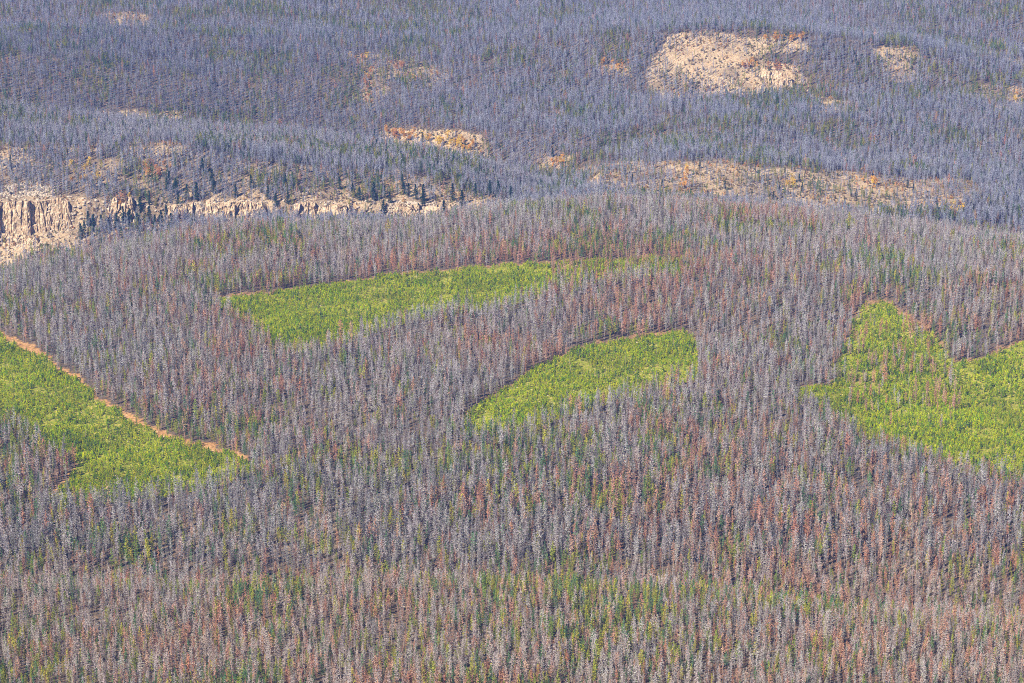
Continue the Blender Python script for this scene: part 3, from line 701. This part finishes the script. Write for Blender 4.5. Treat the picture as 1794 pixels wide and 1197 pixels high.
# ------------------------------------------------------------------ cliffs across the canyon
def cliff(name, path, top_off, depth_seed, label, colmat=M_ROCK, jag=1.0):
    """path: (px, py top, py foot). A jointed rock wall standing proud of the slope."""
    pts = []
    for (a, b_, c_) in path:
        t_ = at(a, c_, 3200.); pts.append((a, b_, c_, t_))
    A = np.array([p_[0] for p_ in pts], float)
    xs = np.arange(A[0], A[-1], .55); nx = len(xs)
    X0 = np.interp(xs, A, [p_[3][0] for p_ in pts]); Y0 = np.interp(xs, A, [p_[3][1] for p_ in pts]); Z0 = np.interp(xs, A, [p_[3][2] for p_ in pts])
    top = np.interp(xs, A, [p_[1] for p_ in pts]); foot = np.interp(xs, A, [p_[2] for p_ in pts])
    Hh = (foot - top) * Y0 / FPX
    end = np.clip(np.minimum(xs - A[0], A[-1] - xs) / 8, .12, 1)
    Hh = Hh * end * (.86 + .28 * vnoise(X0, Y0 * 0 + depth_seed, 12, 3)) * (1 - .45 * (vnoise(X0, Y0 * 0 + depth_seed, 19, 9) > .74))
    nh = 26; V_ = []; F_ = []
    Zb = np.minimum(Z0 - 3, ground(X0, Y0 - 24) - 1.5)
    for r_ in range(nh + 1):
        fr = r_ / nh
        f2 = X0 * 0 + fr * 24
        jx = X0 / 5.5 + 1.7 * fbm(X0, f2 * .5, 8, 5 + depth_seed) * 2
        ly = fr * 3 + 1.9 * fbm(X0, f2, 17, 25 + depth_seed); lay = np.floor(ly)
        colw = np.floor(jx); big = np.floor(X0 / 15 + 1.6 * vnoise(X0, f2 * .4, 21, 15))
        blk = hash2(colw, lay, 77 + depth_seed) * 3.4 + hash2(big, big * 0, 78 + depth_seed) * 10
        crack = (np.abs(jx - colw - .5) > .42) * (hash2(colw, lay, 5) > .5) * 2.4
        sm = 5.5 * fbm(X0, f2, 5, 6, 5)
        back = fr * 5.0 + lay * 1.7 + (hash2(lay, big, 9) - .2) * 4 * fr
        y__ = Y0 - 8.5 - blk + crack + sm + back
        V_.append(np.stack([X0, y__, Zb + (Hh + Z0 - Zb) * fr], 1))
    # cap back into the slope
    cap = V_[-1].copy(); cap[:, 1] += 9 + 4; cap[:, 2] = np.maximum(ground(cap[:, 0], cap[:, 1]) - 1.0, cap[:, 2] - 4); V_.append(cap)
    VV = np.concatenate(V_); R_ = nh + 2
    i_, j_ = np.meshgrid(np.arange(R_ - 1), np.arange(nx - 1), indexing='ij'); q_ = (i_ * nx + j_).ravel()
    FF = np.stack([q_, q_ + 1, q_ + nx + 1, q_ + nx], 1)
    o = bpy.data.objects.new(name, build_mesh(name, VV, FF, [colmat])); C.objects.link(o); o['kind'] = 'structure'; o['label'] = label; return o
cliff('cliff', [(-40, 350, 395), (40, 350, 398), (90, 351, 392), (128, 352, 388)], 0, 1, 'broad banded cream cliff at the left edge across the canyon')
cliff('cliff', [(-40, 404, 425), (30, 408, 424), (70, 412, 422)], 0, 8, 'low broken ledge under the broad cliff at the left edge')
cliff('cliff', [(190, 347, 372), (240, 347, 374)], 0, 2, 'small orange and cream crag right of the broad cliff')
cliff('cliff', [(290, 360, 380), (340, 356, 374), (400, 355, 374), (468, 354, 370)], 0, 3, 'low pale cliff band above the middle of the hill crest')
cliff('cliff', [(515, 354, 378), (560, 354, 380), (620, 358, 376)], 0, 4, 'pale cliff band just left of the dark firs')
cliff('cliff', [(690, 352, 372), (730, 358, 378), (800, 362, 376), (840, 364, 372)], 0, 5, 'broken cream crags among the dark firs')
cliff('cliff', [(1328, 118, 134), (1362, 124, 148), (1394, 130, 150)], 0, 6, 'fluted pale cliff below the bare patch high on the mountain', jag=0)

# ------------------------------------------------------------------ loose rocks and slash
def rock_mesh(sd):
    r_ = np.random.default_rng(sd); V0 = []; n_ = 9
    import bmesh
    bm = bmesh.new(); bmesh.ops.create_icosphere(bm, subdivisions=2, radius=1)
    for v in bm.verts:
        d = v.co.normalized(); k_ = .75 + .5 * vnoise(np.array([d.x * 2 + sd * 9 + 5]), np.array([d.y * 2 + d.z * 3 + 5]), 1.0, sd)[0]
        v.co = Vector((d.x * k_, d.y * k_ * .8, d.z * k_ * .6))
    m_ = bpy.data.meshes.new('rock'); bm.to_mesh(m_); bm.free(); m_.materials.append(M_BOULDER); return m_
WHOLE['rock'] = [rock_mesh(s_) for s_ in range(5)]
def rubble(name, polys, num, smin, smax, lo, label):
    pts = []
    for poly in polys:
        pp = np.array(poly); 
        xs = rng.uniform(pp[:, 0].min(), pp[:, 0].max(), num * 3); ys = rng.uniform(pp[:, 1].min(), pp[:, 1].max(), num * 3)
        k_ = inpoly(xs, ys, poly); xs = xs[k_][:num]; ys = ys[k_][:num]
        for a, b_ in zip(xs, ys): pts.append(at(a, b_, lo, 5200., 500))
    P_ = np.array(pts); m_ = len(P_); sz = rng.uniform(smin, smax, m_) ** 1
    S_ = np.stack([sz, sz * rng.uniform(.6, 1.1, m_), sz * rng.uniform(.6, 1.3, m_)], 1)
    tag(scatter(name, 'rock', P_, np.stack([rng.uniform(-.4, .4, m_), rng.uniform(-.4, .4, m_), rng.uniform(0, 6.28, m_)], 1), S_, rng.integers(0, 5, m_), np.ones((m_, 4))), label, 'rubble')
rubble('talus_rubble', [BARE[0][2], BARE[5][2], BARE[8][2], BARE[1][2]], 800, .6, 3.2, 3200., 'loose pale rocks strewn over the open canyon slopes')
rubble('slash_debris', [CLEAR['A'][2], CLEAR['B'][2], CLEAR['C'][2], CLEAR['D'][2]], 260, .3, 1.1, 1400., 'grey and tan debris left among the clearing saplings')

# ------------------------------------------------------------------ air
hm = bpy.data.materials.new('haze'); hm.use_nodes = True; ht = hm.node_tree
ht.nodes.remove(ht.nodes['Principled BSDF'])
pv = ht.nodes.new('ShaderNodeVolumePrincipled'); pv.inputs['Color'].default_value = (.14, .31, 1.0, 1); pv.inputs['Density'].default_value = .000040
ht.links.new(pv.outputs[0], ht.nodes['Material Output'].inputs['Volume'])
zb = float(GZ.min()) - 2; zt = max(HCAM, float(GZ.max())) + 60
x0 = 5600; y0, y1 = -200, 16400
hv = [(-x0, y0, zb), (x0, y0, zb), (x0, y1, zb), (-x0, y1, zb), (-x0, y0, zt), (x0, y0, zt), (x0, y1, zt), (-x0, y1, zt)]
hme = bpy.data.meshes.new('haze'); hme.from_pydata(hv, [], [(3, 2, 1, 0), (4, 5, 6, 7), (0, 1, 5, 4), (1, 2, 6, 5), (2, 3, 7, 6), (3, 0, 4, 7)])
hme.materials.append(hm); ho = bpy.data.objects.new('haze', hme); C.objects.link(ho); ho['kind'] = 'stuff'
tag(ho, 'thin blue autumn haze over the far mountain side', 'haze')
